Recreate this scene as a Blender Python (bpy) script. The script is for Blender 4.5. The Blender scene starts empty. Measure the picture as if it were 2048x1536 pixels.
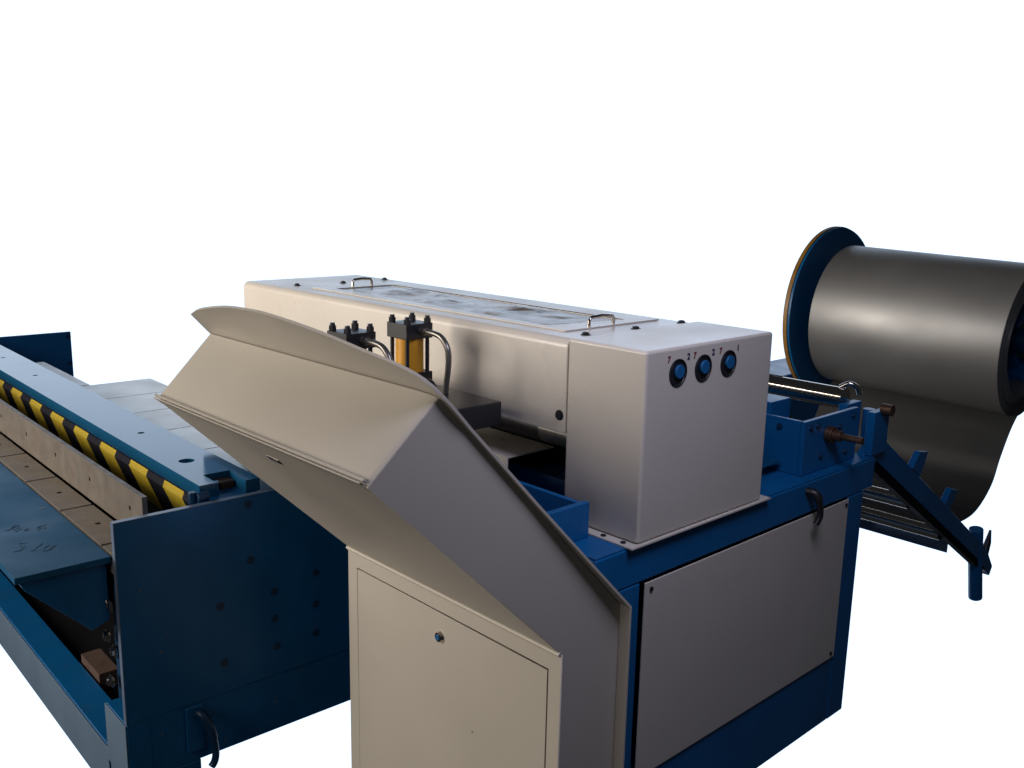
import bpy, bmesh, math, random
from mathutils import Matrix, Vector, noise
random.seed(7)
PI = math.pi
R = math.radians
scene = bpy.context.scene
COL = scene.collection

# ------------------------------------------------------------------ camera
cam_d = bpy.data.cameras.new('camera')
cam = bpy.data.objects.new('camera', cam_d)
COL.objects.link(cam)
yaw, pit, rol = 2.32616745 - PI, .20556186, .02114992
fw = Vector((math.sin(yaw)*math.cos(pit), math.cos(yaw)*math.cos(pit), -math.sin(pit)))
r0 = Vector((math.cos(yaw), -math.sin(yaw), 0)); u0 = r0.cross(fw)
rt = r0*math.cos(rol) + u0*math.sin(rol); up = -r0*math.sin(rol) + u0*math.cos(rol)
m = Matrix((rt, up, -fw)).transposed().to_4x4(); m.translation = (0, 0, 1.517)
cam.matrix_world = m
cam_d.sensor_width = 36; cam_d.lens = 1908.47/2048*36
cam_d.clip_start = .05; cam_d.clip_end = 200
scene.camera = cam

# ------------------------------------------------------------------ world, exposure
w = bpy.data.worlds.new('World'); scene.world = w; w.use_nodes = True
bg = w.node_tree.nodes['Background']
bg.inputs[0].default_value = (.80, .86, 1.0, 1); bg.inputs[1].default_value = .022
scene.view_settings.view_transform = 'Standard'
scene.view_settings.look = 'None'
scene.view_settings.exposure = 0
scene.view_settings.gamma = 1
scene.render.engine = 'CYCLES'

# ------------------------------------------------------------------ lamps (workshop window light, a dim cool opening and an added front fill)
def area(name, loc, target, size, energy, col, spread=180):
    d = bpy.data.lights.new(name, 'AREA'); d.shape = 'RECTANGLE'; d.size, d.size_y = size
    d.energy = energy; d.color = col; d.spread = R(spread)
    o = bpy.data.objects.new(name, d); COL.objects.link(o)
    v = Vector(target) - Vector(loc)
    o.rotation_euler = v.to_track_quat('-Z', 'Y').to_euler(); o.location = loc
    return o
area('window_light_left', (-4.6, -1.6, 1.85), (-2.95, 1.45, 1.2), (2.8, 2.2), 38, (1.0, .90, .79), 64)
area('skylight_right', (-.55, 1.25, 2.1), (-.9, 1.45, .9), (.5, .5), 11, (.76, .76, 1.0))
area('front_fill', (-1.3, -3.4, 3.1), (-1.6, 1.2, 1.0), (2.2, 1.4), 50, (1.0, .91, .80))  # added fill from the front, stands for no known source

# ------------------------------------------------------------------ materials
def mat(name, col, rough=.5, metal=0, coat=0, var=.06, vscale=6, bump=.02, bscale=250, stain=None, spec=.5, wave=0, speck=None):
    ma = bpy.data.materials.new(name); ma.use_nodes = True
    nt = ma.node_tree; N = nt.nodes; L = nt.links
    b = N['Principled BSDF']
    b.inputs['Roughness'].default_value = rough; b.inputs['Metallic'].default_value = metal
    b.inputs['Coat Weight'].default_value = coat; b.inputs['Specular IOR Level'].default_value = spec
    tc = N.new('ShaderNodeTexCoord')
    n1 = N.new('ShaderNodeTexNoise'); n1.inputs['Scale'].default_value = vscale; n1.inputs['Detail'].default_value = 6
    L.new(tc.outputs['Object'], n1.inputs['Vector'])
    mr = N.new('ShaderNodeMapRange'); mr.inputs['From Min'].default_value = .3; mr.inputs['From Max'].default_value = .7
    mr.inputs['To Min'].default_value = 1-var; mr.inputs['To Max'].default_value = 1+var
    L.new(n1.outputs['Fac'], mr.inputs['Value'])
    mx = N.new('ShaderNodeVectorMath'); mx.operation = 'SCALE'; mx.inputs[0].default_value = col
    L.new(mr.outputs['Result'], mx.inputs['Scale'])
    out = mx.outputs['Vector']
    if stain:
        n2 = N.new('ShaderNodeTexNoise'); n2.inputs['Scale'].default_value = stain[1]; n2.inputs['Detail'].default_value = 8
        L.new(tc.outputs['Object'], n2.inputs['Vector'])
        m2 = N.new('ShaderNodeMapRange'); m2.inputs['From Min'].default_value = stain[2]; m2.inputs['From Max'].default_value = stain[2]+.22
        L.new(n2.outputs['Fac'], m2.inputs['Value'])
        mm = N.new('ShaderNodeMath'); mm.operation = 'MULTIPLY'; mm.inputs[1].default_value = stain[3]; mm.use_clamp = True
        L.new(m2.outputs['Result'], mm.inputs[0])
        mi = N.new('ShaderNodeMixRGB'); L.new(mm.outputs[0], mi.inputs['Fac'])
        L.new(out, mi.inputs['Color1']); mi.inputs['Color2'].default_value = (*stain[0], 1)
        out = mi.outputs['Color']
    if speck:      # small chips and dirt spots with their own shape
        vo = N.new('ShaderNodeTexVoronoi'); vo.inputs['Scale'].default_value = speck[0]; vo.inputs['Randomness'].default_value = 1
        L.new(tc.outputs['Object'], vo.inputs['Vector'])
        l1 = N.new('ShaderNodeMath'); l1.operation = 'LESS_THAN'; l1.inputs[1].default_value = speck[1]; L.new(vo.outputs['Distance'], l1.inputs[0])
        sx = N.new('ShaderNodeSeparateXYZ'); L.new(vo.outputs['Color'], sx.inputs[0])
        g1 = N.new('ShaderNodeMath'); g1.operation = 'GREATER_THAN'; g1.inputs[1].default_value = speck[2]; L.new(sx.outputs['X'], g1.inputs[0])
        pr = N.new('ShaderNodeMath'); pr.operation = 'MULTIPLY'; L.new(l1.outputs[0], pr.inputs[0]); L.new(g1.outputs[0], pr.inputs[1])
        mk = N.new('ShaderNodeMixRGB'); L.new(pr.outputs[0], mk.inputs['Fac']); L.new(out, mk.inputs['Color1']); mk.inputs['Color2'].default_value = (*speck[3], 1)
        out = mk.outputs['Color']
    L.new(out, b.inputs['Base Color'])
    n3 = N.new('ShaderNodeTexNoise'); n3.inputs['Scale'].default_value = vscale*1.7; n3.inputs['Detail'].default_value = 4
    L.new(tc.outputs['Object'], n3.inputs['Vector'])
    m3 = N.new('ShaderNodeMapRange'); m3.inputs['From Min'].default_value = .3; m3.inputs['From Max'].default_value = .7
    m3.inputs['To Min'].default_value = rough*.85; m3.inputs['To Max'].default_value = min(1, rough*1.2)
    L.new(n3.outputs['Fac'], m3.inputs['Value']); L.new(m3.outputs['Result'], b.inputs['Roughness'])
    if bump:
        n4 = N.new('ShaderNodeTexNoise'); n4.inputs['Scale'].default_value = bscale; n4.inputs['Detail'].default_value = 2
        L.new(tc.outputs['Object'], n4.inputs['Vector'])
        bp = N.new('ShaderNodeBump'); bp.inputs['Strength'].default_value = bump*5; bp.inputs['Distance'].default_value = .0006
        L.new(n4.outputs['Fac'], bp.inputs['Height']); L.new(bp.outputs['Normal'], b.inputs['Normal'])
        if wave:
            n5 = N.new('ShaderNodeTexNoise'); n5.inputs['Scale'].default_value = 3.2; n5.inputs['Detail'].default_value = 1
            L.new(tc.outputs['Object'], n5.inputs['Vector'])
            b2 = N.new('ShaderNodeBump'); b2.inputs['Strength'].default_value = 1; b2.inputs['Distance'].default_value = wave
            L.new(n5.outputs['Fac'], b2.inputs['Height']); L.new(b2.outputs['Normal'], bp.inputs['Normal'])
    return ma

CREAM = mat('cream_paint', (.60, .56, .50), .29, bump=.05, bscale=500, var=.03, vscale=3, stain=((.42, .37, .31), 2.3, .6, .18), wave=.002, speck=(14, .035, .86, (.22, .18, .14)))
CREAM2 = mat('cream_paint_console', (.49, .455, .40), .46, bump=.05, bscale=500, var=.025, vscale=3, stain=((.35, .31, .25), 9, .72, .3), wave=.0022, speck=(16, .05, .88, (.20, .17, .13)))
BLUE = mat('blue_enamel', (.004, .108, .30), .34, bump=.03, bscale=160, var=.12, vscale=5, spec=.35, stain=((.03, .09, .15), 7, .62, .5), wave=.0015, speck=(17, .07, .84, (.10, .13, .17)))
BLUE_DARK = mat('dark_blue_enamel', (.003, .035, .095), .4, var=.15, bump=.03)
BLUE_TOP = mat('blue_machined_enamel', (.008, .075, .165), .14, bump=.03, bscale=120, var=.08, vscale=4, stain=((.05, .13, .2), 4, .6, .4))
STEEL = mat('ground_steel', (.22, .195, .165), .6, metal=.25, var=.12, vscale=14, bump=.04, stain=((.27, .18, .10), 9, .55, .55))
CHROME = mat('chrome_steel', (.62, .56, .50), .12, metal=1, var=.04, bump=0)
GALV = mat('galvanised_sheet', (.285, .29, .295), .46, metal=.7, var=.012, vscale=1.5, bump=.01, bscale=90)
TABLEM = mat('zinc_table_sheet', (.55, .53, .48), .30, metal=.25, var=.05, vscale=5, bump=.01)
BLACK = mat('black_oxide', (.012, .012, .016), .38, var=.2, bump=.02)
BLACKP = mat('dark_interior_shade', (.006, .006, .008), .85, var=.2, bump=0, spec=.1)  # near-black for interiors, also shade painted in holes and under the arms
YELLOW = mat('amber_cylinder_paint', (.70, .33, .02), .38, var=.1, vscale=20, bump=.02)
BRASS = mat('brown_bronze', (.13, .075, .05), .4, metal=.7, var=.25, vscale=30, bump=.03)
TUBE = mat('hydraulic_pipe', (.20, .19, .18), .3, metal=.8, var=.1, bump=0)
OCHRE = mat('ochre_rim_paint', (.26, .13, .02), .5, var=.2, vscale=12, bump=.02)
KNOB = mat('bright_blue_plastic', (.006, .10, .27), .45, var=.05, bump=0)
INKR = mat('red_print', (.22, .05, .06), .6, bump=0)
INKB = mat('dark_print', (.02, .02, .07), .6, bump=0)
EDGE = mat('edge_sheen_enamel', (.12, .17, .26), .3, var=.08, bump=.02)  # reflected light on the plate edges painted as a paler blue
LIT_BLUE = mat('lit_blue_enamel', (.13, .20, .29), .35, var=.08, vscale=4, bump=.02)  # paler copy of the blue, light on front faces put into the colour
BLUE_MATTE = mat('matte_blue_enamel', (.008, .088, .20), .5, var=.08, vscale=4, bump=.03, spec=.2)
STRIP = mat('shaded_strip_sheet', (.046, .048, .050), .5, metal=.3, var=.1, vscale=3, bump=.02, spec=.35)  # darker than the roll, shade on the hanging strip put into the colour
BARM = mat('dark_ground_steel', (.125, .106, .088), .5, metal=.15, var=.14, vscale=14, bump=.04, stain=((.16, .11, .07), 9, .55, .4))
CHALK = mat('brown_marker', (.035, .075, .12), .7, bump=0)
WOOD = mat('brown_wood', (.085, .05, .036), .8, var=.2, vscale=30, bump=.03)

def film_mat():
    ma = mat('wrinkled_film', (.24, .205, .17), .24, var=.5, vscale=6, bump=0, spec=.24)
    nt = ma.node_tree; N = nt.nodes; L = nt.links; b = N['Principled BSDF']
    tc = N.new('ShaderNodeTexCoord'); wv = N.new('ShaderNodeTexNoise'); wv.inputs['Scale'].default_value = 5
    wv.inputs['Detail'].default_value = 3; wv.inputs['Distortion'].default_value = 2.5
    L.new(tc.outputs['Object'], wv.inputs['Vector'])
    bp = N.new('ShaderNodeBump'); bp.inputs['Strength'].default_value = .7; bp.inputs['Distance'].default_value = .012
    L.new(wv.outputs['Fac'], bp.inputs['Height']); L.new(bp.outputs['Normal'], b.inputs['Normal'])
    return ma
FILM = film_mat()

def hazard_mat():
    ma = bpy.data.materials.new('hazard_tape'); ma.use_nodes = True
    nt = ma.node_tree; N = nt.nodes; L = nt.links; b = N['Principled BSDF']
    tc = N.new('ShaderNodeTexCoord'); sp = N.new('ShaderNodeSeparateXYZ'); L.new(tc.outputs['Object'], sp.inputs[0])
    a = N.new('ShaderNodeMath'); a.operation = 'MULTIPLY_ADD'; a.inputs[1].default_value = -1.75; a.inputs[2].default_value = .713*1.75 + .776 + 10*.2475
    L.new(sp.outputs['Z'], a.inputs[0])
    # phase along the bar: stripes lean with height
    s = N.new('ShaderNodeMath'); s.operation = 'SUBTRACT'; L.new(sp.outputs['X'], s.inputs[0])
    a2 = N.new('ShaderNodeMath'); a2.operation = 'MULTIPLY_ADD'; a2.inputs[1].default_value = 1.75; a2.inputs[2].default_value = -(.713*1.75) + .776 + 12*.2475
    L.new(sp.outputs['Z'], a2.inputs[0])
    ad = N.new('ShaderNodeMath'); ad.operation = 'ADD'; L.new(sp.outputs['X'], ad.inputs[0]); L.new(a2.outputs[0], ad.inputs[1])
    dv = N.new('ShaderNodeMath'); dv.operation = 'DIVIDE'; dv.inputs[1].default_value = .2475; L.new(ad.outputs[0], dv.inputs[0])
    fr = N.new('ShaderNodeMath'); fr.operation = 'FRACT'; L.new(dv.outputs[0], fr.inputs[0])
    lt = N.new('ShaderNodeMath'); lt.operation = 'LESS_THAN'; lt.inputs[1].default_value = .52; L.new(fr.outputs[0], lt.inputs[0])
    nz = N.new('ShaderNodeTexNoise'); nz.inputs['Scale'].default_value = 40; nz.inputs['Detail'].default_value = 5
    L.new(tc.outputs['Object'], nz.inputs['Vector'])
    cr = N.new('ShaderNodeMixRGB'); cr.inputs['Color1'].default_value = (.82, .62, .05, 1); cr.inputs['Color2'].default_value = (.66, .47, .05, 1)
    L.new(nz.outputs['Fac'], cr.inputs['Fac'])
    mi = N.new('ShaderNodeMixRGB'); mi.inputs['Color1'].default_value = (.016, .016, .026, 1)
    L.new(lt.outputs[0], mi.inputs['Fac']); L.new(cr.outputs[0], mi.inputs['Color2'])
    L.new(mi.outputs[0], b.inputs['Base Color']); b.inputs['Roughness'].default_value = .38
    return ma
HAZ = hazard_mat()

# ------------------------------------------------------------------ helpers
WM = {}                       # world matrices (name -> Matrix)
I4 = Matrix.Identity(4)

def thing(name, label, cat, loc=(0, 0, 0), rotz=0, group=None):
    o = bpy.data.objects.new(name, None); o.empty_display_size = .1
    COL.objects.link(o)
    mw = Matrix.Translation(loc) @ Matrix.Rotation(rotz, 4, 'Z')
    o.matrix_basis = mw; WM[o.name] = mw
    o['label'] = label; o['category'] = cat
    if group: o['group'] = group
    return o

def part(name, me, ma, parent, loc=(0, 0, 0), rot=None, frame=I4, bevel=0, seg=2, smooth=False, label=None, kind=None, flat=False):
    if isinstance(me, bmesh.types.BMesh):
        bmesh.ops.recalc_face_normals(me, faces=me.faces)
        d = bpy.data.meshes.new(name); me.to_mesh(d); me.free(); me = d
        if smooth:
            for p in me.polygons: p.use_smooth = True
            if hasattr(me, 'set_sharp_from_angle'): me.set_sharp_from_angle(angle=R(38))
    if ma and not me.materials: me.materials.append(ma)
    o = bpy.data.objects.new(name, me); COL.objects.link(o)
    mw = frame @ Matrix.Translation(loc)
    if rot is not None: mw = mw @ rot
    if parent is not None:
        o.parent = parent; o.matrix_parent_inverse = WM[parent.name].inverted()
    o.matrix_basis = mw; WM[o.name] = mw
    if bevel and flat:
        for p in me.polygons: p.use_smooth = False
    elif bevel:
        bv = o.modifiers.new('bevel', 'BEVEL'); bv.width = bevel; bv.segments = seg; bv.limit_method = 'ANGLE'; bv.angle_limit = R(35)
        bv.harden_normals = True
        for p in me.polygons: p.use_smooth = True
        if hasattr(me, 'set_sharp_from_angle'): me.set_sharp_from_angle(angle=R(30))
    if label: o['label'] = label
    if kind: o['kind'] = kind
    return o

def box(bm, x0, x1, y0, y1, z0, z1):
    vs = [bm.verts.new((x, y, z)) for x in (x0, x1) for y in (y0, y1) for z in (z0, z1)]
    for f in ((0, 1, 3, 2), (4, 6, 7, 5), (0, 4, 5, 1), (2, 3, 7, 6), (0, 2, 6, 4), (1, 5, 7, 3)):
        bm.faces.new([vs[i] for i in f])
    return bm
def B(*a):
    bm = bmesh.new()
    if isinstance(a[0], (int, float)): a = [a]
    for q in a: box(bm, *q)
    return bm
def prism(prof, x0, x1, axis='x', x0s=None):
    """profile of (y,z) points extruded along x; x0s gives a separate far x for every point"""
    bm = bmesh.new(); n = len(prof)
    a = [bm.verts.new(((x0s[i] if x0s else x0), p[0], p[1])) for i, p in enumerate(prof)]
    b = [bm.verts.new((x1, p[0], p[1])) for p in prof]
    bm.faces.new(a); bm.faces.new(b)
    for i in range(n): bm.faces.new((a[i], a[(i+1) % n], b[(i+1) % n], b[i]))
    return bm
def cyl(r, h, axis='z', n=24, r2=None, c=(0, 0, 0), bm=None):
    bm = bm or bmesh.new()
    M = {'z': I4, 'x': Matrix.Rotation(PI/2, 4, 'Y'), 'y': Matrix.Rotation(-PI/2, 4, 'X')}[axis]
    bmesh.ops.create_cone(bm, cap_ends=True, segments=n, radius1=r, radius2=r if r2 is None else r2, depth=h, matrix=Matrix.Translation(c) @ M)
    return bm
def tube(pts, r, n=10, bm=None, closed=False):
    bm = bm or bmesh.new(); pts = [Vector(p) for p in pts]; rings = []
    prev = None
    for i, p in enumerate(pts):
        t = (pts[min(i+1, len(pts)-1)] - pts[max(i-1, 0)]).normalized()
        if prev is None:
            a = Vector((0, 0, 1)) if abs(t.z) < .9 else Vector((1, 0, 0)); s = t.cross(a).normalized()
        else: s = (prev - t*prev.dot(t)).normalized()
        prev = s; q = t.cross(s)
        rr = r[i] if isinstance(r, (list, tuple)) else r
        rings.append([bm.verts.new(p + rr*(s*math.cos(2*PI*k/n) + q*math.sin(2*PI*k/n))) for k in range(n)])
    for a, b in zip(rings, rings[1:]):
        for k in range(n): bm.faces.new((a[k], a[(k+1) % n], b[(k+1) % n], b[k]))
    bm.faces.new(rings[0]); bm.faces.new(rings[-1])
    return bm
def smooth_path(P, n=8, closed=False):
    P = [Vector(p) for p in P]; out = []
    for i in range(len(P)-1):
        p0 = P[max(i-1, 0)]; p1 = P[i]; p2 = P[i+1]; p3 = P[min(i+2, len(P)-1)]
        for k in range(n):
            t = k/n
            out.append(.5*((2*p1) + (p2-p0)*t + (2*p0-5*p1+4*p2-p3)*t*t + (3*p1-p0-3*p2+p3)*t**3))
    out.append(P[-1]); return out
def curve_mesh(outlines, depth):
    """flat plate with holes: outlines in (x,y), first is the border; thickness downwards to -depth"""
    cu = bpy.data.curves.new('tmp', 'CURVE'); cu.dimensions = '2D'; cu.fill_mode = 'BOTH'; cu.extrude = depth/2
    for ol in outlines:
        s = cu.splines.new('POLY'); s.points.add(len(ol)-1)
        for p, q in zip(s.points, ol): p.co = (q[0], q[1], 0, 1)
        s.use_cyclic_u = True
    o = bpy.data.objects.new('tmp', cu); COL.objects.link(o)
    bpy.context.view_layer.update()
    me = bpy.data.meshes.new_from_object(o.evaluated_get(bpy.context.evaluated_depsgraph_get()))
    bpy.data.objects.remove(o); bpy.data.curves.remove(cu)
    for v in me.vertices: v.co.z -= depth/2
    me.materials.clear()
    bm = bmesh.new(); bm.from_mesh(me); bmesh.ops.remove_doubles(bm, verts=bm.verts, dist=1e-6); bpy.data.meshes.remove(me)
    return bm
def circ(x, y, r, n=24): return [(x + r*math.cos(2*PI*k/n), y + r*math.sin(2*PI*k/n)) for k in range(n)]
def text_mesh(s, size, depth=.0006):
    cu = bpy.data.curves.new('tmp', 'FONT'); cu.body = s; cu.size = size; cu.extrude = depth; cu.offset = size*.02; cu.align_x = 'CENTER'; cu.align_y = 'CENTER'
    o = bpy.data.objects.new('tmp', cu); COL.objects.link(o); bpy.context.view_layer.update()
    me = bpy.data.meshes.new_from_object(o.evaluated_get(bpy.context.evaluated_depsgraph_get()))
    bpy.data.objects.remove(o); bpy.data.curves.remove(cu); me.materials.clear()
    return me
def mesh_of(bm, name, ma, smooth=False):
    bmesh.ops.recalc_face_normals(bm, faces=bm.faces)
    d = bpy.data.meshes.new(name); bm.to_mesh(d); bm.free(); d.materials.append(ma)
    if smooth:
        for p in d.polygons: p.use_smooth = True
        d.set_sharp_from_angle(angle=R(40))
    return d
def bolt_bm(r, h, washer=True):
    bm = cyl(r, h, 'z', 6, c=(0, 0, h/2))
    if washer: cyl(r*1.45, h*.25, 'z', 16, c=(0, 0, h*.12), bm=bm)
    cyl(r*.5, h*.2, 'z', 10, c=(0, 0, h*1.08), bm=bm)
    return bm
TO_X = Matrix.Rotation(PI/2, 4, 'Y')      # local z -> +x
TO_NY = Matrix.Rotation(PI/2, 4, 'X')     # local z -> -y

# ------------------------------------------------------------------ setting: added glowing backdrop, clips to white, tinted blue for the reflections
def backdrop():
    bm = bmesh.new(); cx, cy, rad = -1.2, 1.2, 14; az0 = math.atan2(fw.y, fw.x)
    cols = []
    for i in range(41):
        a = az0 + R(-42 + 84*i/40)
        cols.append([bm.verts.new((cx + rad*math.cos(a), cy + rad*math.sin(a), z)) for z in (-10.5, -6, 0, 4, 7)])
    for a, b in zip(cols, cols[1:]):
        for k in range(4): bm.faces.new((a[k], b[k], b[k+1], a[k+1]))
    me = bpy.data.meshes.new('backdrop'); bm.to_mesh(me); bm.free()
    ma = bpy.data.materials.new('white_glow'); ma.use_nodes = True; N = ma.node_tree.nodes; L = ma.node_tree.links
    N.remove(N['Principled BSDF']); e = N.new('ShaderNodeEmission'); e.inputs[0].default_value = (.66, .80, 1.0, 1); e.inputs[1].default_value = 1.56
    L.new(e.outputs[0], N['Material Output'].inputs[0])
    me.materials.append(ma)
    o = bpy.data.objects.new('backdrop', me); COL.objects.link(o); o['kind'] = 'structure'
backdrop()

# ================================================================== MAIN MACHINE
XN = -1.165                              # near end plane of the frame
mach = thing('duct_forming_machine', 'long cream and blue sheet metal machine with three dials on its near end cover', 'machine', (-2.0, 1.95, .05))
part('post', B(-1.26, XN, 1.334, 1.476, .05, .712), BLUE, mach, bevel=.004)
part('post', B(-1.26, XN, 2.352, 2.438, .05, .712), BLUE, mach, bevel=.004)
part('top_rail', B(-1.30, XN, 1.334, 2.49, .7125, .797), BLUE, mach, bevel=.005)
part('bottom_rail', B(-1.25, XN-.001, 1.476, 2.352, .05, .262), BLUE, mach, bevel=.004)
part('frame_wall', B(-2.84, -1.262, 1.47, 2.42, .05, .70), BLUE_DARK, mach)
part('deck', B(-2.86, -1.168, 1.336, 2.485, .7975, .8), BLUE, mach)
part('top_rail', B(-2.86, -1.301, 1.45, 2.47, .7005, .797), BLUE, mach)
sp = part('side_panel', B(XN+.0005, XN+.0045, 1.487, 2.347, .250, .709), CREAM, mach, bevel=.0015, label='plain cream sheet panel screwed to the blue frame end')
scr = mesh_of(bolt_bm(.0055, .003, False), 'screw', BLACK)
for y, z in ((1.507, .692), (2.333, .695), (2.325, .266), (1.507, .266)):
    part('screw', scr, None, sp, (XN+.0045, y, z), TO_X)
# lifting hook under the top rail
def hook(path, r): return tube(smooth_path(path, 5), r, 10)
part('lifting_hook', hook([(XN-.002, 2.13, .775), (XN+.02, 2.135, .772), (XN+.03, 2.14, .75), (XN+.032, 2.145, .715), (XN+.028, 2.135, .693)], [.011]*10+[.0085]*11), BLACK, mach, smooth=True)
for k in range(4):
    pass
# --- hood
r = .02
prof = [(1.452, .992)] + [(1.452+r-r*math.cos(a), 1.2-r+r*math.sin(a)) for a in [R(15*i) for i in range(7)]] + \
       [(1.90-r+r*math.sin(a), 1.2-r+r*math.cos(a)) for a in [R(15*i) for i in range(7)]] + [(1.90, .992)]
hood = part('hood', prism(prof, -2.80, -1.3715), CREAM, mach, bevel=.004, smooth=True, label='long cream hood with rounded top edge')
lid_o = [(-2.505, 1.522), (-1.447, 1.522), (-1.447, 1.852), (-2.505, 1.852)]
lid_h = [(-2.43, 1.568), (-1.525, 1.548), (-1.49, 1.765), (-2.43, 1.765)]
lid = part('lid', curve_mesh([lid_o, lid_h], .003), CREAM, hood, (0, 0, 1.2032), bevel=.0008)
fb = bmesh.new(); gx, gy = 120, 30; vs = []
for i in range(gx+1):
    for j in range(gy+1):
        x = -2.432 + .945*i/gx; y = 1.546 + .222*j/gy
        e = min(i, gx-i, 6)/6 * min(j, gy-j, 6)/6
        z = 1.2006 + .001 + e*.013*max(0, noise.noise(Vector((x*6, y*9, 2))) + .22*noise.noise(Vector((x*17, y*25, 5))) + .15)
        vs.append(fb.verts.new((x, y, z)))
for i in range(gx):
    for j in range(gy):
        a = i*(gy+1)+j; fb.faces.new((vs[a], vs[a+gy+1], vs[a+gy+2], vs[a+1]))
part('window_film', fb, FILM, hood, smooth=True, label='wrinkled clear plastic window film')
part('recess_edge', B((-2.432, -1.492, 1.7655, 1.772, 1.2034, 1.2038), (-2.436, -2.4315, 1.567, 1.765, 1.2034, 1.2038)), BLACKP, hood)
# handles
for (hx, y0, y1) in ((-2.468, 1.645, 1.715), (-1.462, 1.615, 1.70)):
    pts = [(hx, y0, 1.2), (hx, y0, 1.216), (hx, y0+.006, 1.223), (hx, (y0+y1)/2, 1.225), (hx, y1-.006, 1.223), (hx, y1, 1.216), (hx, y1, 1.2)]
    part('handle', tube(pts, .0042, 10), CHROME, hood, smooth=True)
sc2 = mesh_of(bolt_bm(.008, .006), 'screw', BLACK)
for x, y in ((-2.598, 1.528), (-2.588, 1.688), (-2.61, 1.865), (-1.392, 1.528), (-1.385, 1.69), (-1.384, 1.86)):
    part('screw', sc2, None, hood, (x, y, 1.2))
part('screw', sc2, None, hood, (-1.39, 1.452, 1.032), TO_NY)
# --- near end cover
cover = part('end_cover', B(-1.3695, -1.157, 1.450, 1.902, .804, 1.2035), CREAM, mach, bevel=.007, seg=3, label='boxy cream end cover with three round dials')
fl = part('foot_flange', B(-1.37, -1.1505, 1.425, 1.935, .8005, .8038), CREAM, cover)
for x, y in ((-1.238, 1.437), (-1.185, 1.438)):
    part('screw', mesh_of(bolt_bm(.006, .003, False), 'screw', BLACK), None, fl, (x, y, .8038))
dial_r = .0285
for (y, t2) in ((1.552, '2'), (1.638, '2'), (1.729, '1')):
    # recessed ring, dark well and blue hub
    bm = bmesh.new(); n = 40
    prof_d = [(dial_r*1.02, 0), (dial_r*1.02, .002), (dial_r*.96, .003), (dial_r*.90, .002), (dial_r*.86, .0006), (0.0001, .0006)]
    rings = [[bm.verts.new((h, q*math.cos(2*PI*k/n), q*math.sin(2*PI*k/n))) for k in range(n)] for q, h in prof_d]
    for a, b in zip(rings, rings[1:]):
        for k in range(n): bm.faces.new((a[k], a[(k+1) % n], b[(k+1) % n], b[k]))
    dl = part('dial', bm, BLACK, cover, (-1.157, y, 1.150), smooth=True)
    hb = cyl(.0145, .006, 'x', 20, c=(.004, 0, .003)); 
    part('hub', hb, KNOB, dl, (-1.1565, y, 1.150), bevel=.0015)
    for dy, s, mm in ((-.0315, '7', INKR), (.033, t2, INKB)):
        t = text_mesh(s, .018)
        part('number', t, mm, dl, (-1.1562, y+dy, 1.1805), Matrix.Rotation(PI/2, 4, 'Z') @ Matrix.Rotation(PI/2, 4, 'X'))
# --- rollers below the hood
for (y, z, rr, mm) in ((1.575, .957, .036, BLACK), (1.54, 1.03, .034, BLACK)):
    part('forming_roller', cyl(rr, 1.45, 'x', 40), mm, mach, (-2.09, y, z), smooth=True)
part('roller_collar', cyl(.0375, .16, 'x', 40), TUBE, mach, (-1.46, 1.575, .957), smooth=True)
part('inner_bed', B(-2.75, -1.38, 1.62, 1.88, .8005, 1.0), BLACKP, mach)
part('inner_beam', B(-2.7, -1.375, 1.52, 1.60, .8005, .86), BLUE_DARK, mach)
# --- cream guide table
gt = part('guide_table', B((-2.6, -1.552, 1.455, 1.606, .896, .9)), CREAM, mach, bevel=.0015, label='cream sheet guide table feeding into the rollers')
part('apron', B(-2.6, -1.5525, 1.4515, 1.4548, .83, .8995), CREAM, gt)
part('support', B(-2.55, -1.60, 1.50, 1.59, .8605, .8955), BLACKP, gt)
# --- blue trough in front of the rollers
tr = part('trough', B((-2.6, -1.2745, 1.398, 1.411, .8005, .874), (-2.6, -1.2745, 1.20, 1.213, .8005, .874), (-2.6, -1.2745, 1.2135, 1.3975, .8005, .812)), BLUE, mach, bevel=.0015)
part('end_plate', B(-1.274, -1.259, 1.195, 1.414, .8005, .878), BLUE, tr, bevel=.0015)
part('bracket', B(-1.6, -1.30, 1.22, 1.333, .76, .8), BLUE_DARK, tr)
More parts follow.
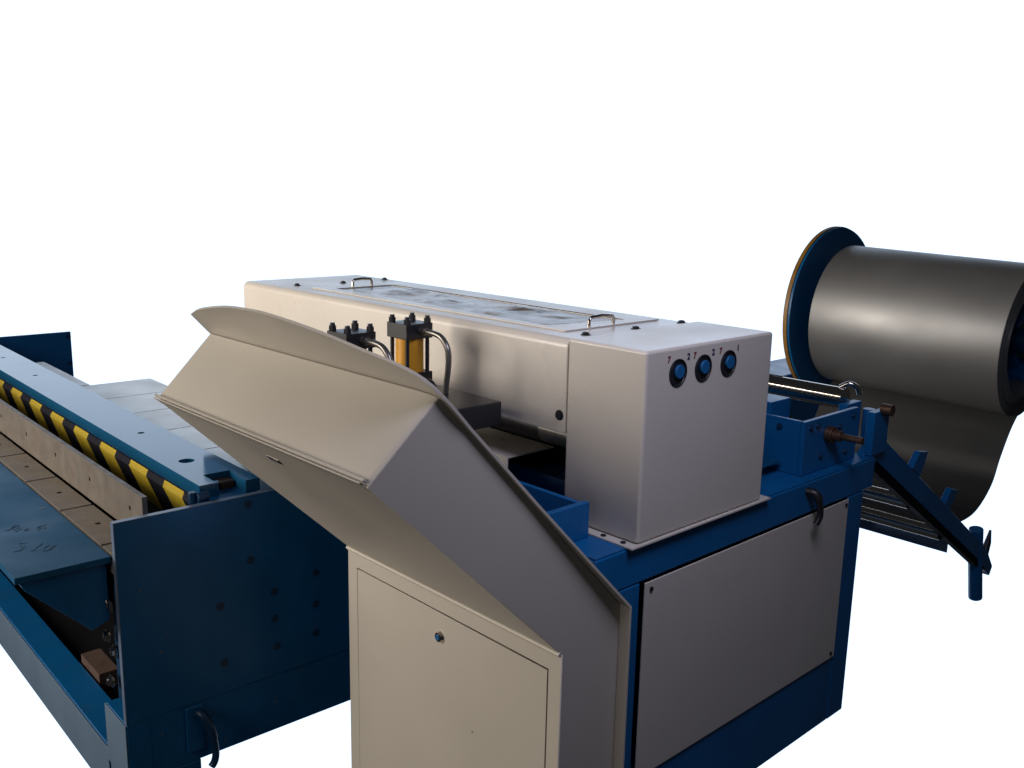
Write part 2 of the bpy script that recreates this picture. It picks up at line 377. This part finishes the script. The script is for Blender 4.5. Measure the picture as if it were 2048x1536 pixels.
# --- hydraulic cylinders on their black block
blk = part('cylinder_block', B(-1.98, -1.502, 1.06, 1.385, .998, 1.052), BLACK, mach, bevel=.003)
part('block_support', B(-1.95, -1.90, 1.23, 1.28, .813, .9975), BLACK, mach)
part('block_support', B(-1.60, -1.56, 1.225, 1.26, .813, .9975), BLACK, mach)
def cylinder(dx, dy):
    c = (-1.768+dx, 1.334+dy); zt = 1.2
    y_ = part('hydraulic_cylinder', cyl(.0325, .100, 'z', 32), YELLOW, mach, (c[0], c[1], 1.1150), smooth=True, label='amber cylinder barrel between black caps')
    for z0, z1 in ((zt-.035, zt), (1.0525, 1.0855)):
        part('end_cap', B(-.038, .038, -.038, .038, z0, z1), BLACK, y_, (c[0], c[1], 0), bevel=.0015)
    for sx in (-1, 1):
        for sy in (-1, 1):
            part('tie_rod', cyl(.0048, .0795, 'z', 10), BLACK, y_, (c[0]+sx*.029, c[1]+sy*.029, 1.12525), smooth=True)
            nb = cyl(.0088, .011, 'z', 6, c=(0, 0, .0055)); cyl(.0055, .006, 'z', 10, c=(0, 0, .014), bm=nb)
            part('nut', nb, BLACK, y_, (c[0]+sx*.029, c[1]+sy*.029, zt))
    fx = c[0]+.038; fy = c[1]+.004
    f = cyl(.0085, .010, 'x', 12, c=(.005, 0, 0)); cyl(.0095, .010, 'x', 6, c=(.013, 0, 0), bm=f); cyl(.0065, .012, 'x', 12, c=(.024, 0, 0), bm=f)
    part('fitting', f, TUBE, y_, (fx, fy, 1.184), smooth=True)
    pp = smooth_path([(fx+.024, fy, 1.184), (fx+.05, fy, 1.183), (fx+.073, fy, 1.178), (fx+.092, fy, 1.162), (fx+.1, fy, 1.14), (fx+.099, fy, 1.11), (fx+.094, fy, 1.08), (fx+.09, fy, 1.052)], 5)
    part('pipe', tube(pp, .0068, 10), TUBE, y_, smooth=True)
    f = cyl(.0075, .014, 'x', 12, c=(.007, 0, 0)); cyl(.0085, .009, 'x', 6, c=(.018, 0, 0), bm=f)
    part('fitting', f, BRASS, y_, (fx, fy-.012, 1.069), smooth=True)
    part('hose', tube(smooth_path([(fx+.02, fy-.012, 1.069), (fx+.045, fy-.012, 1.072), (fx+.058, fy-.012, 1.066), (fx+.062, fy-.012, 1.052)], 5), .008, 10), BLACK, y_, smooth=True)
cylinder(0, 0); cylinder(.036, -.185)

# --- feed assembly at the far side of the deck
part('feed_roller', cyl(.031, 1.42, 'x', 40), CHROME, mach, (-2.005, 2.535, .936), smooth=True, label='polished steel feed roller')
part('feed_bracket', B((-1.212, -1.198, 2.151, 2.43, .8005, .944)), BLUE, mach, bevel=.002)
part('feed_bracket', B((-1.42, -1.2125, 2.151, 2.163, .8005, .944)), BLUE, mach, bevel=.002)
part('bearing_block', B((-1.40, -1.33, 2.20, 2.30, .90, .965)), BLUE, mach, bevel=.003)
part('bearing_block', B((-1.198, -1.172, 2.475, 2.565, .8005, .925)), BLUE, mach, bevel=.004)
part('bearing_block', B((-1.29, -1.262, 2.49, 2.575, .8005, .93)), BLUE, mach, bevel=.004)
kb = cyl(.022, .02, 'x', 20, c=(.010, 0, 0)); cyl(.015, .04, 'x', 20, c=(.02, 0, 0), bm=kb)
kn = part('adjusting_knob', kb, BRASS, mach, (-1.198, 2.268, .896), smooth=True, bevel=.002)
part('shaft', cyl(.009, .06, 'x', 16, c=(.0, 0, 0)), BRASS, kn, (-1.13, 2.268, .896), smooth=True)
bb = cyl(.016, .03, 'x', 16)
part('adjusting_knob', bb, BRASS, mach, (-1.16, 2.52, .93), smooth=True)
part('adjusting_knob', cyl(.026, .10, 'x', 20), BRASS, mach, (-1.36, 2.10, .905), smooth=True)
part('pressure_roller', cyl(.022, .9, 'x', 20), CHROME, mach, (-1.86, 2.12, .862), smooth=True)
sm = mesh_of(bolt_bm(.006, .005), 'bolt', BLUE_DARK)
for y, z in ((2.16+.02, .925), (2.215, .925), (2.24, .84), (2.37, .83), (2.40, .925), (2.33, .905)):
    part('bolt', sm, None, mach, (-1.198, y, z), TO_X)
for x in (-1.38, -1.27):
    part('bolt', sm, None, mach, (x, 2.151, .92), TO_NY)
part('guide_tray', B((-2.4, -1.25, 2.05, 2.14, .80+.03, .834)), BLUE_TOP, mach)
part('clamp', tube(smooth_path([(-1.31, 2.53, .967), (-1.29, 2.54, .980), (-1.27, 2.55, .972), (-1.262, 2.555, .95)], 5), .0075, 12), CHROME, mach, smooth=True)
# --- sloping strip support arms
def arm(x0, x1):
    p = [(2.47, .80), (2.545, .855), (3.50, .262), (3.575, .178), (3.555, .145), (3.445, .232), (2.555, .768), (2.49, .755)]
    a = part('strip_arm', prism(p, x0, x1), BLUE, mach, bevel=.003, label='blue sloping arm carrying the loose strip')
    part('underside_shade', prism([(2.555, .767), (3.445, .231), (3.45, .202), (2.55, .738)], x0-.002, x1-.003), BLACKP, a)  # shaded lower side of the arm drawn as a near-black sheet
    part('lug', prism([(2.86, .66), (2.90, .735), (2.845, .745), (2.80, .70)], x0+.002, x1-.002), BLUE, a, bevel=.002)
    part('lug', prism([(3.12, .49), (3.17, .555), (3.12, .57), (3.07, .52)], x0+.002, x1-.002), BLUE, a, bevel=.002)
    part('lug', cyl(.016, .09, 'z', 16), BLUE, a, (x0-.005, 2.535, .875), smooth=True)
    t = tube([(x1-.02, 3.425, .352), (x1-.02, 3.455, .22), (x1-.02, 3.50, .07)], .024, 16)
    part('tail_post', t, BLUE, a, smooth=True)
    part('spike', tube([(x1-.02, 3.50, .18), (x1-.02, 3.555, .27), (x1-.02, 3.565, .315)], [.02, .012, .004], 10), BLACK, a, smooth=True)
arm(-1.215, -1.19); arm(-2.75, -2.725)
for y, z in ((2.862, .573), (3.135, .402)):
    part('strip_roller', cyl(.0225, 1.482, 'x', 32), CHROME, mach, (-1.9585, y, z), smooth=True)
part('cross_bar', B(-2.70, -1.2405, 3.262, 3.268, .295, .345), LIT_BLUE, mach)  # its lit look is painted in with the paler blue

# ================================================================== CONTROL CONSOLE
con = thing('control_console', 'cream control console with slanted desk, curved back plate and round door lock', 'console', (-1.42, 1.23, .0))
prof_c = [(1.151, 0), (1.151, .694), (.738, 1.093), (.742, 1.104), (.858, 1.212), (.866, 1.206), (1.3055, .7465), (1.3055, 0)]
far_x = [-1.750, -1.750, -1.782, -1.784, -1.80, -1.80, -1.76, -1.75]
cb = prism(prof_c, -1.75, -1.076, x0s=far_x)
ee = [e for e in cb.edges if all(v.co.x > -1.08 and v.co.z > 1.10 and v.co.y < .862 for v in e.verts)]
bmesh.ops.bevel(cb, geom=ee, offset=.05, segments=8, profile=.5, affect='EDGES')
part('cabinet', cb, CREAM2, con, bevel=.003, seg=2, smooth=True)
# front shell with a real gap round the door
sh_o = [(-1.754, 0.0), (-1.0745, 0.0), (-1.0745, .6965), (-1.754, .6965)]
dx0, dx1, dz0, dz1 = -1.7195, -1.105, .06, .6585
sh_i = [(dx0, dz0), (dx1, dz0), (dx1, dz1), (dx0, dz1)]
FR = Matrix.Rotation(PI/2, 4, 'X')       # local (x, y)->(x, z), local z -> -y
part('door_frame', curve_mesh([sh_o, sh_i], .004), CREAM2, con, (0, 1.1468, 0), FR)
g = .0028
gl = part('door_gap', B(dx0-.001, dx1+.001, 1.1504, 1.1509, dz0-.001, dz1+.001), BLACKP, con)
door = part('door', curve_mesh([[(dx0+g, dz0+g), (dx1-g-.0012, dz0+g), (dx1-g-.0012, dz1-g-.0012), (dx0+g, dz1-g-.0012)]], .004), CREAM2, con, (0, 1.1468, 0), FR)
lk = cyl(.0125, .006, 'z', 28, r2=.010, c=(0, 0, .003))
part('lock', lk, CHROME, door, (-1.418, 1.1468, .603), TO_NY, smooth=True)
part('keyhole', cyl(.0062, .002, 'z', 20, c=(0, 0, .001)), KNOB, door, (-1.418, 1.1408, .603), TO_NY)
# rolled lip where the flare meets the cabinet
part('lip', tube([(-1.752, 1.143, .6985), (-1.0745, 1.143, .6985)], .0042, 12), CREAM2, con, smooth=True)
# raised strip along the lower edge of the desk
def slab_along(x0, x1, p, q, t, off):
    """thin slab between profile points p,q (y,z), thickness t along the normal side 'off'"""
    p = Vector(p); q = Vector(q); d = (q-p).normalized(); n = Vector((-d.y, d.x))*off
    return prism([tuple(p), tuple(q), tuple(q+n*t), tuple(p+n*t)], x0, x1)
part('ledge', slab_along(-1.788, -1.079, (.7345, 1.100), (.7385, 1.1035), .006, 1), CREAM2, con, bevel=.0015)
part('ledge', slab_along(-1.782, -1.083, (.7435, 1.0872), (.7275, 1.1005), .0022, -1), CREAM2, con)
# latch slot on the flare
nrm = Vector((0, -(1.098-.70), -(1.147-.737))).normalized()
ROTF = Matrix((Vector((1, 0, 0)), nrm.cross(Vector((1, 0, 0))), nrm)).transposed().to_4x4()
lt = part('latch', B(-.021, .021, -.0075, .0075, -.001, .003), CHROME, con, (-1.424, .7865, 1.0485), ROTF, bevel=.0015)
part('latch_slot', B(-.006, .018, -.004, .004, .0028, .0036), BLACK, lt, (-1.424, .7865, 1.0485), ROTF)
# back plate: slanted upper fin with an arched top, folded vertical below
def arc_pts():
    P = [(-1.068, .56, 0), (-1.065, .605, 0), (-1.066, .640, 0), (-1.073, .667, 0), (-1.090, .688, 0), (-1.130, .706, 0), (-1.189, .720, 0), (-1.291, .746, 0), (-1.414, .763, 0), (-1.493, .764, 0), (-1.591, .756, 0), (-1.728, .728, 0), (-1.808, .701, 0)]
    return [(v.x, v.y) for v in smooth_path(P, 5)]
outline = [(-1.052, 0), (-1.058, .14), (-1.066, .35)] + arc_pts() + [(-1.812, .652), (-1.79, .50), (-1.752, 0)]
dirv = Vector((0, -.692, .722)).normalized()
nb_ = Vector((1, 0, 0)).cross(dirv)                      # local z
FINM = Matrix((Vector((1, 0, 0)), dirv, nb_)).transposed().to_4x4()
part('back_plate', curve_mesh([outline], .005), CREAM2, con, tuple(Vector((0, 1.3135, .7525)) + nb_*(.009)), FINM, bevel=.002)
part('back_flange', B(-1.752, -1.052, 1.3060, 1.3125, 0, .748), CREAM2, con, bevel=.002)

# ================================================================== FOLDING MACHINE (left)
TH = R(-1.73)
FM = Matrix.Translation((-2.16, .78, 0)) @ Matrix.Rotation(TH, 4, 'Z')
fold = thing('folding_machine', 'dark blue sheet folding machine with black and yellow striped clamp beam', 'machine', (-2.16, .78, 0), TH)
def fp(name, me, ma, parent=None, loc=(0, 0, 0), rot=None, **k): return part(name, me, ma, parent or fold, loc, rot, frame=FM, **k)
ep = fp('end_plate', B(-.0165, 0, -.008, .64, .2075, .7255), BLUE, bevel=.0012)
for nm in ('edge_sheen',):
    fp(nm, prism([(-.0105, .2075), (-.0082, .2075), (-.0082, .7257), (.64, .7257), (.64, .7275), (-.0105, .7275)], -.0168, -.0002), EDGE, ep, label='pale sheen on the end plate edge, put into its colour')
fp('base_frame', B(-.12, -.0022, .0, .64, .044, .2065), BLUE, bevel=.002)
fp('foot', B(-.14, -.0015, -.0075, .172, -.16, .0435), BLUE, bevel=.003)
fp('corner_post', B(-.148, -.001, -.0105, .05, .0442, .2070), BLUE, bevel=.004)
fp('post_lit_face', B(-.147, -.002, -.0135, -.0108, .046, .205), LIT_BLUE, bevel=.001)  # thin slab carrying the painted light on the post front
fp('foot_lit_face', B(-.139, -.0025, -.0105, -.0078, -.158, .0432), LIT_BLUE, bevel=.001)  # same painted light on the foot front
ringd = mesh_of(bolt_bm(.0078, .002, True), 'bolt', BLUE_DARK)
ring = mesh_of(bolt_bm(.0085, .0025, True), 'bolt', BLUE_DARK)
for v, z in ((.326, .704), (.328, .552), (.391, .446), (.517, .467), (.515, .375), (.24, .448), (.391, .37), (.394, .289), (.245, .291), (.513, .291)):
    o = part('bolt', ringd, None, ep, (0, v, z), TO_X, frame=FM)
fe = fp('end_plate', B(-3.016, -3.0, .0, .812, .10, .725), BLUE, bevel=.0012)
for z in (.70, .56, .42):
    part('bolt', ring, None, fe, (-3.0, .80, z), TO_X, frame=FM)
# clamp beam with holes and the open slot at its near end
bo = [(-2.98, .226), (-.06, .226), (-.06, .277), (-.078, .283), (-.078, .272), (-.142, .272), (-.142, .345), (-.065, .338), (-.033, .338), (-.033, .377), (-2.98, .377)]
hol = [circ(-.293, .291, .0215), circ(-.659, .303, .0105), circ(-2.22, .304, .0095), circ(-1.75, .303, .0095)]
bm_ = curve_mesh([bo] + hol, .034)
beam = fp('clamp_beam', bm_, BLUE_TOP, None, (0, 0, .757), bevel=.0012, flat=True)
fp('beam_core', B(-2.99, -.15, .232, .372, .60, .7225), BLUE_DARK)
fp('slot_block', B(-.14, -.10, .30, .338, .7, .742), BRASS, bevel=.002)
fp('beam_foot', B(-.148, -.02, .235, .37, .60, .7222), BLUE, bevel=.002)
fp('bolt', cyl(.014, .03, 'y', 8), BLUE_DARK, None, (-.035, .222, .735), bevel=.002)
fp('bolt', cyl(.011, .03, 'z', 8), BLUE_DARK, None, (-.045, .20, .735), bevel=.002)
# hazard striped nose strip
fp('hazard_strip', prism([(.2255, .7165), (.2115, .705), (.2105, .610), (.226, .610)], -2.97, -.062), HAZ, smooth=False, label='slanted black and yellow striped strip under the beam')
# clamping bar with holes
def plate_v(outl, t): return curve_mesh(outl, t)     # drawn in (u,z), stood up by FR
hl = [circ(-.159 - .3025*i, .702, .0065, 14) for i in range(10)]
bar = fp('blade_bar', curve_mesh([[(-2.96, .6415), (-.072, .6415), (-.072, .752), (-2.96, .752)]] + hl, .013), BARM, None, (0, .085, 0), FR, bevel=.001, flat=True)
sk = mesh_of(cyl(.0064, .003, 'z', 14), 'hole_shade', BLACKP)  # black discs put in so the bar holes look dark
for i in range(10): part('hole_shade', sk, None, bar, (-.159 - .3025*i, .0885, .702), TO_NY, frame=FM)
sk2 = mesh_of(cyl(.0083, .003, 'z', 16), 'hole_shade', BLACKP)  # black discs painting the shade in the bed segment holes
fp('bar_back', B(-2.96, -.075, .0985, .20, .6415, .646), BLACKP)
# bed segments
seam0 = -.108
edges = [-.018, -.108] + [-.108 - .3185*i for i in range(1, 10)]
for a, b in zip(edges, edges[1:]):
    cx_ = (a+b)/2
    oo = [(b+.0055, -.0045), (a-.0055, -.0045), (a-.0055, .0770), (b+.0055, .0770)]
    hs = [] if a > -.05 else [circ(cx_, .040, .0085, 16)]
    sg = fp('bed_segment', curve_mesh([oo] + hs, .030), STEEL, None, (0, 0, .64), bevel=.001, flat=True)
    if hs: part('hole_shade', sk2, None, sg, (cx_, .040, .636), frame=FM)
fp('bed', B(-2.985, -.0175, .0, .30, .50, .609), BLACKP)
fp('bed_front', B(-2.985, -.0178, -.010, -.0052, .595, .6375), STEEL)
# folding apron
ap = fp('folding_apron', B(-2.98, -.022, -.222, -.0125, .624, .640), BLUE_MATTE, bevel=.0015, label='flat light blue folding apron plate')
fp('apron_beam', prism([(-.212, .6235), (-.020, .6235), (-.020, .478), (-.062, .462), (-.20, .600)], -2.975, -.034), BLUE, bevel=.002)
part('hole', cyl(.007, .0005, 'z', 16), BLACK, ap, (-.475, -.035, .6403), frame=FM)
WR = [
[(-0.354, -0.159), (-0.353, -0.15), (-0.358, -0.143), (-0.377, -0.133), (-0.372, -0.12)],
[(-0.358, -0.143), (-0.366, -0.133), (-0.361, -0.123), (-0.349, -0.132), (-0.346, -0.141), (-0.331, -0.142), (-0.33, -0.134), (-0.341, -0.129), (-0.34, -0.121), (-0.329, -0.119), (-0.337, -0.109), (-0.322, -0.112), (-0.324, -0.121)],
[(-0.324, -0.093), (-0.331, -0.089), (-0.332, -0.08), (-0.332, -0.066)],
[(-0.311, -0.094), (-0.323, -0.088), (-0.324, -0.082), (-0.311, -0.087), (-0.308, -0.093)],
[(-0.321, -0.079), (-0.313, -0.073), (-0.311, -0.08)],
[(-0.23, -0.14), (-0.238, -0.153), (-0.227, -0.158), (-0.22, -0.152), (-0.208, -0.152), (-0.203, -0.158), (-0.209, -0.163)],
[(-0.192, -0.18), (-0.19, -0.172), (-0.193, -0.158)],
[(-0.208, -0.11), (-0.197, -0.12), (-0.183, -0.133), (-0.171, -0.139), (-0.172, -0.147)],
[(-0.174, -0.116), (-0.183, -0.102), (-0.169, -0.103), (-0.155, -0.11), (-0.151, -0.117), (-0.153, -0.125), (-0.167, -0.118)],
[(-0.176, -0.1), (-0.168, -0.098), (-0.177, -0.089), (-0.159, -0.102), (-0.151, -0.111)]]
bm = bmesh.new()
for s in WR:
    tube([(p.x, p.y, .6403) for p in smooth_path([(a, b, 0) for a, b in s], 4)], .0006, 6, bm=bm)
part('handwriting', bm, CHALK, ap, frame=FM, label='faint brown marker scribble in two lines')
# lower beam; near-black sheets put in for the shade of the hollow inside
fp('front_beam', B(-2.995, -.1485, -.008, .078, -.068, .0775), BLUE, bevel=.004)
fp('front_lit_face', B(-2.994, -.1485, -.0125, -.0085, -.066, .074), LIT_BLUE, bevel=.001)  # thin slab added for the painted light on the beam front
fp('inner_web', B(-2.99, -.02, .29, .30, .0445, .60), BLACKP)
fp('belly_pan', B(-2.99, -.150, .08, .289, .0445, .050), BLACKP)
fp('offcut', B(-.66, -.50, .084, .14, .0505, .10), WOOD)
nutm = mesh_of(bolt_bm(.012, .011, True), 'nut', CHROME)
for v, z in ((-.024, .434), (-.010, .389), (-.026, .517), (-.022, .315)):
    part('nut', nutm, None, fold, (-.045, v, z), TO_NY, frame=FM)
fp('bolt_bar', B(-.055, -.018, -.006, .03, .26, .56), BLUE_DARK)
# lifting hook at the base
hk = [(-.002, .163, .176), (.015, .165, .184), (.03, .172, .176), (.036, .184, .145), (.036, .192, .11), (.035, .196, .07), (.034, .192, .046), (.034, .183, .034)]
fp('lifting_hook', tube(smooth_path(hk, 5), [.012]*20 + [.0095]*16, 10), BLUE_DARK, smooth=True)
fp('hook_pad', B(0, .006, .135, .18, .075, .2), BLUE, bevel=.002)

# ================================================================== OUTFEED TABLE behind the beam
tab = thing('outfeed_table', 'low table of pale zinc sheet panels behind the striped beam', 'table', (-3.2, 1.35, 0), TH)
us = [-.112, -.425, -.732, -1.045, -1.357, -1.657, -1.96]
for i, (a, b) in enumerate(zip(us, us[1:])):
    v1 = .64 if b > -.75 else .823
    part('table_panel', B(b+.002, a-.002, .384, v1, .6465, .650), TABLEM, tab, (0, 0, 0), frame=FM, bevel=.0012)
part('table_panel', B(-.108, -.02, .384, .60, .6465, .650), TABLEM, tab, frame=FM)
part('table_frame', B(-1.95, -.12, .40, .62, .60, .6462), BLACKP, tab, frame=FM)
part('side_shelf', B(-2.62, -1.97, .384, .57, .640, .6495), CREAM, tab, frame=FM)
for u in (-.15, -1.0, -1.90):
    part('bracket', B(u-.025, u+.025, .42, .47, .30, .5995), BLUE_DARK, tab, frame=FM)
    part('bracket', B(u-.025, u+.025, .56, .61, .30, .5995), BLUE_DARK, tab, frame=FM)

# ================================================================== DECOILER AND COIL (right)
dec = thing('decoiler', 'blue decoiler stand with large round ochre rimmed flange disc', 'decoiler', (-2.55, 4.68, 0))
cyc, czc = 4.68, .90
def ring_bm(ro, ri, x0, x1, n=72):
    bm = bmesh.new(); rs = []
    for rr, x in ((ro, x0), (ro, x1), (ri, x1), (ri, x0)):
        rs.append([bm.verts.new((x, rr*math.cos(2*PI*k/n), rr*math.sin(2*PI*k/n))) for k in range(n)])
    for i in range(4):
        a, b = rs[i], rs[(i+1) % 4]
        for k in range(n): bm.faces.new((a[k], a[(k+1) % n], b[(k+1) % n], b[k]))
    return bm
part('flange_disc', ring_bm(.436, .05, -.012, 0), BLUE, dec, (-2.50, cyc, czc), smooth=True)
part('rim', ring_bm(.441, .40, -.034, -.0125), OCHRE, dec, (-2.50, cyc, czc), smooth=True)
part('stand', B(-2.92, -2.62, 4.40, 5.02, 0, .56), BLUE, dec, bevel=.01)
part('stand_head', B(-2.66, -2.56, 4.66, 4.80, .5605, .98), BLUE, dec, bevel=.01)
TILT = Matrix.Rotation(R(2.0), 4, 'Y')
CM = Matrix.Translation((-2.44, cyc, .895)) @ TILT
def cp(name, me, ma, parent, loc=(0, 0, 0), rot=None, **k): return part(name, me, ma, parent, loc, rot, frame=CM, **k)
cp('mandrel', cyl(.06, 1.2, 'x', 24), BLUE_DARK, dec, (.42, 0, 0), smooth=True)
for k in range(4):
    a = PI/4 + k*PI/2
    cp('expander', B(.0, .90, -.06, .06, .205, .243), BLUE, dec, (0, 0, 0), Matrix.Rotation(a, 4, 'X'), bevel=.006)
    cp('spoke', B(.80, .84, -.02, .02, .05, .205), BLUE, dec, (0, 0, 0), Matrix.Rotation(a, 4, 'X'))
coil = thing('steel_coil', 'wide roll of dull grey galvanised sheet on the decoiler, strip hanging below', 'coil', (-2.0, 4.68, .55))
XL = .915
# slightly uneven wound end: rings of wraps
bm = bmesh.new(); n = 96; rs = []
prof_r = [(.250, .0), (.352, .0), (.353, .004), (.353, XL-.004), (.352, XL)]
q = .352
while q > .252:
    prof_r.append((q, XL + random.uniform(-.0025, .002))); prof_r.append((q-.0038, XL + random.uniform(-.0025, .002))); q -= .0042
prof_r += [(.250, XL-.002)]
for rr, x in prof_r: rs.append([bm.verts.new((x, rr*math.cos(2*PI*k/n), rr*math.sin(2*PI*k/n))) for k in range(n)])
for i in range(len(rs)):
    a, b = rs[i], rs[(i+1) % len(rs)]
    for k in range(n): bm.faces.new((a[k], a[(k+1) % n], b[(k+1) % n], b[k]))
cp('roll', bm, GALV, coil, smooth=True)
# loose strip: leaves the roll low on its far side, sags, passes under the arm rollers and up to the feed roller
path = [(4.92, .62), (4.80, .60), (4.66, .585), (4.53, .50), (4.43, .37), (4.36, .25), (4.22, .165), (4.05, .15), (3.80, .175), (3.45, .27), (3.135, .3775), (2.98, .475), (2.862, .5475), (2.70, .70), (2.56, .90), (2.535, .968)]
pth = [(p.x, p.y) for p in smooth_path([(a, b, 0) for a, b in path], 8)]
bm = bmesh.new(); t = .0012; x0, x1 = -2.42, -1.50
A = [[bm.verts.new((x, y, z+dz)) for x, dz in ((x0, 0), (x1, 0), (x1, t), (x0, t))] for y, z in pth]
for a, b in zip(A, A[1:]):
    for k in range(4): bm.faces.new((a[k], a[(k+1) % 4], b[(k+1) % 4], b[k]))
bm.faces.new(A[0]); bm.faces.new(A[-1])
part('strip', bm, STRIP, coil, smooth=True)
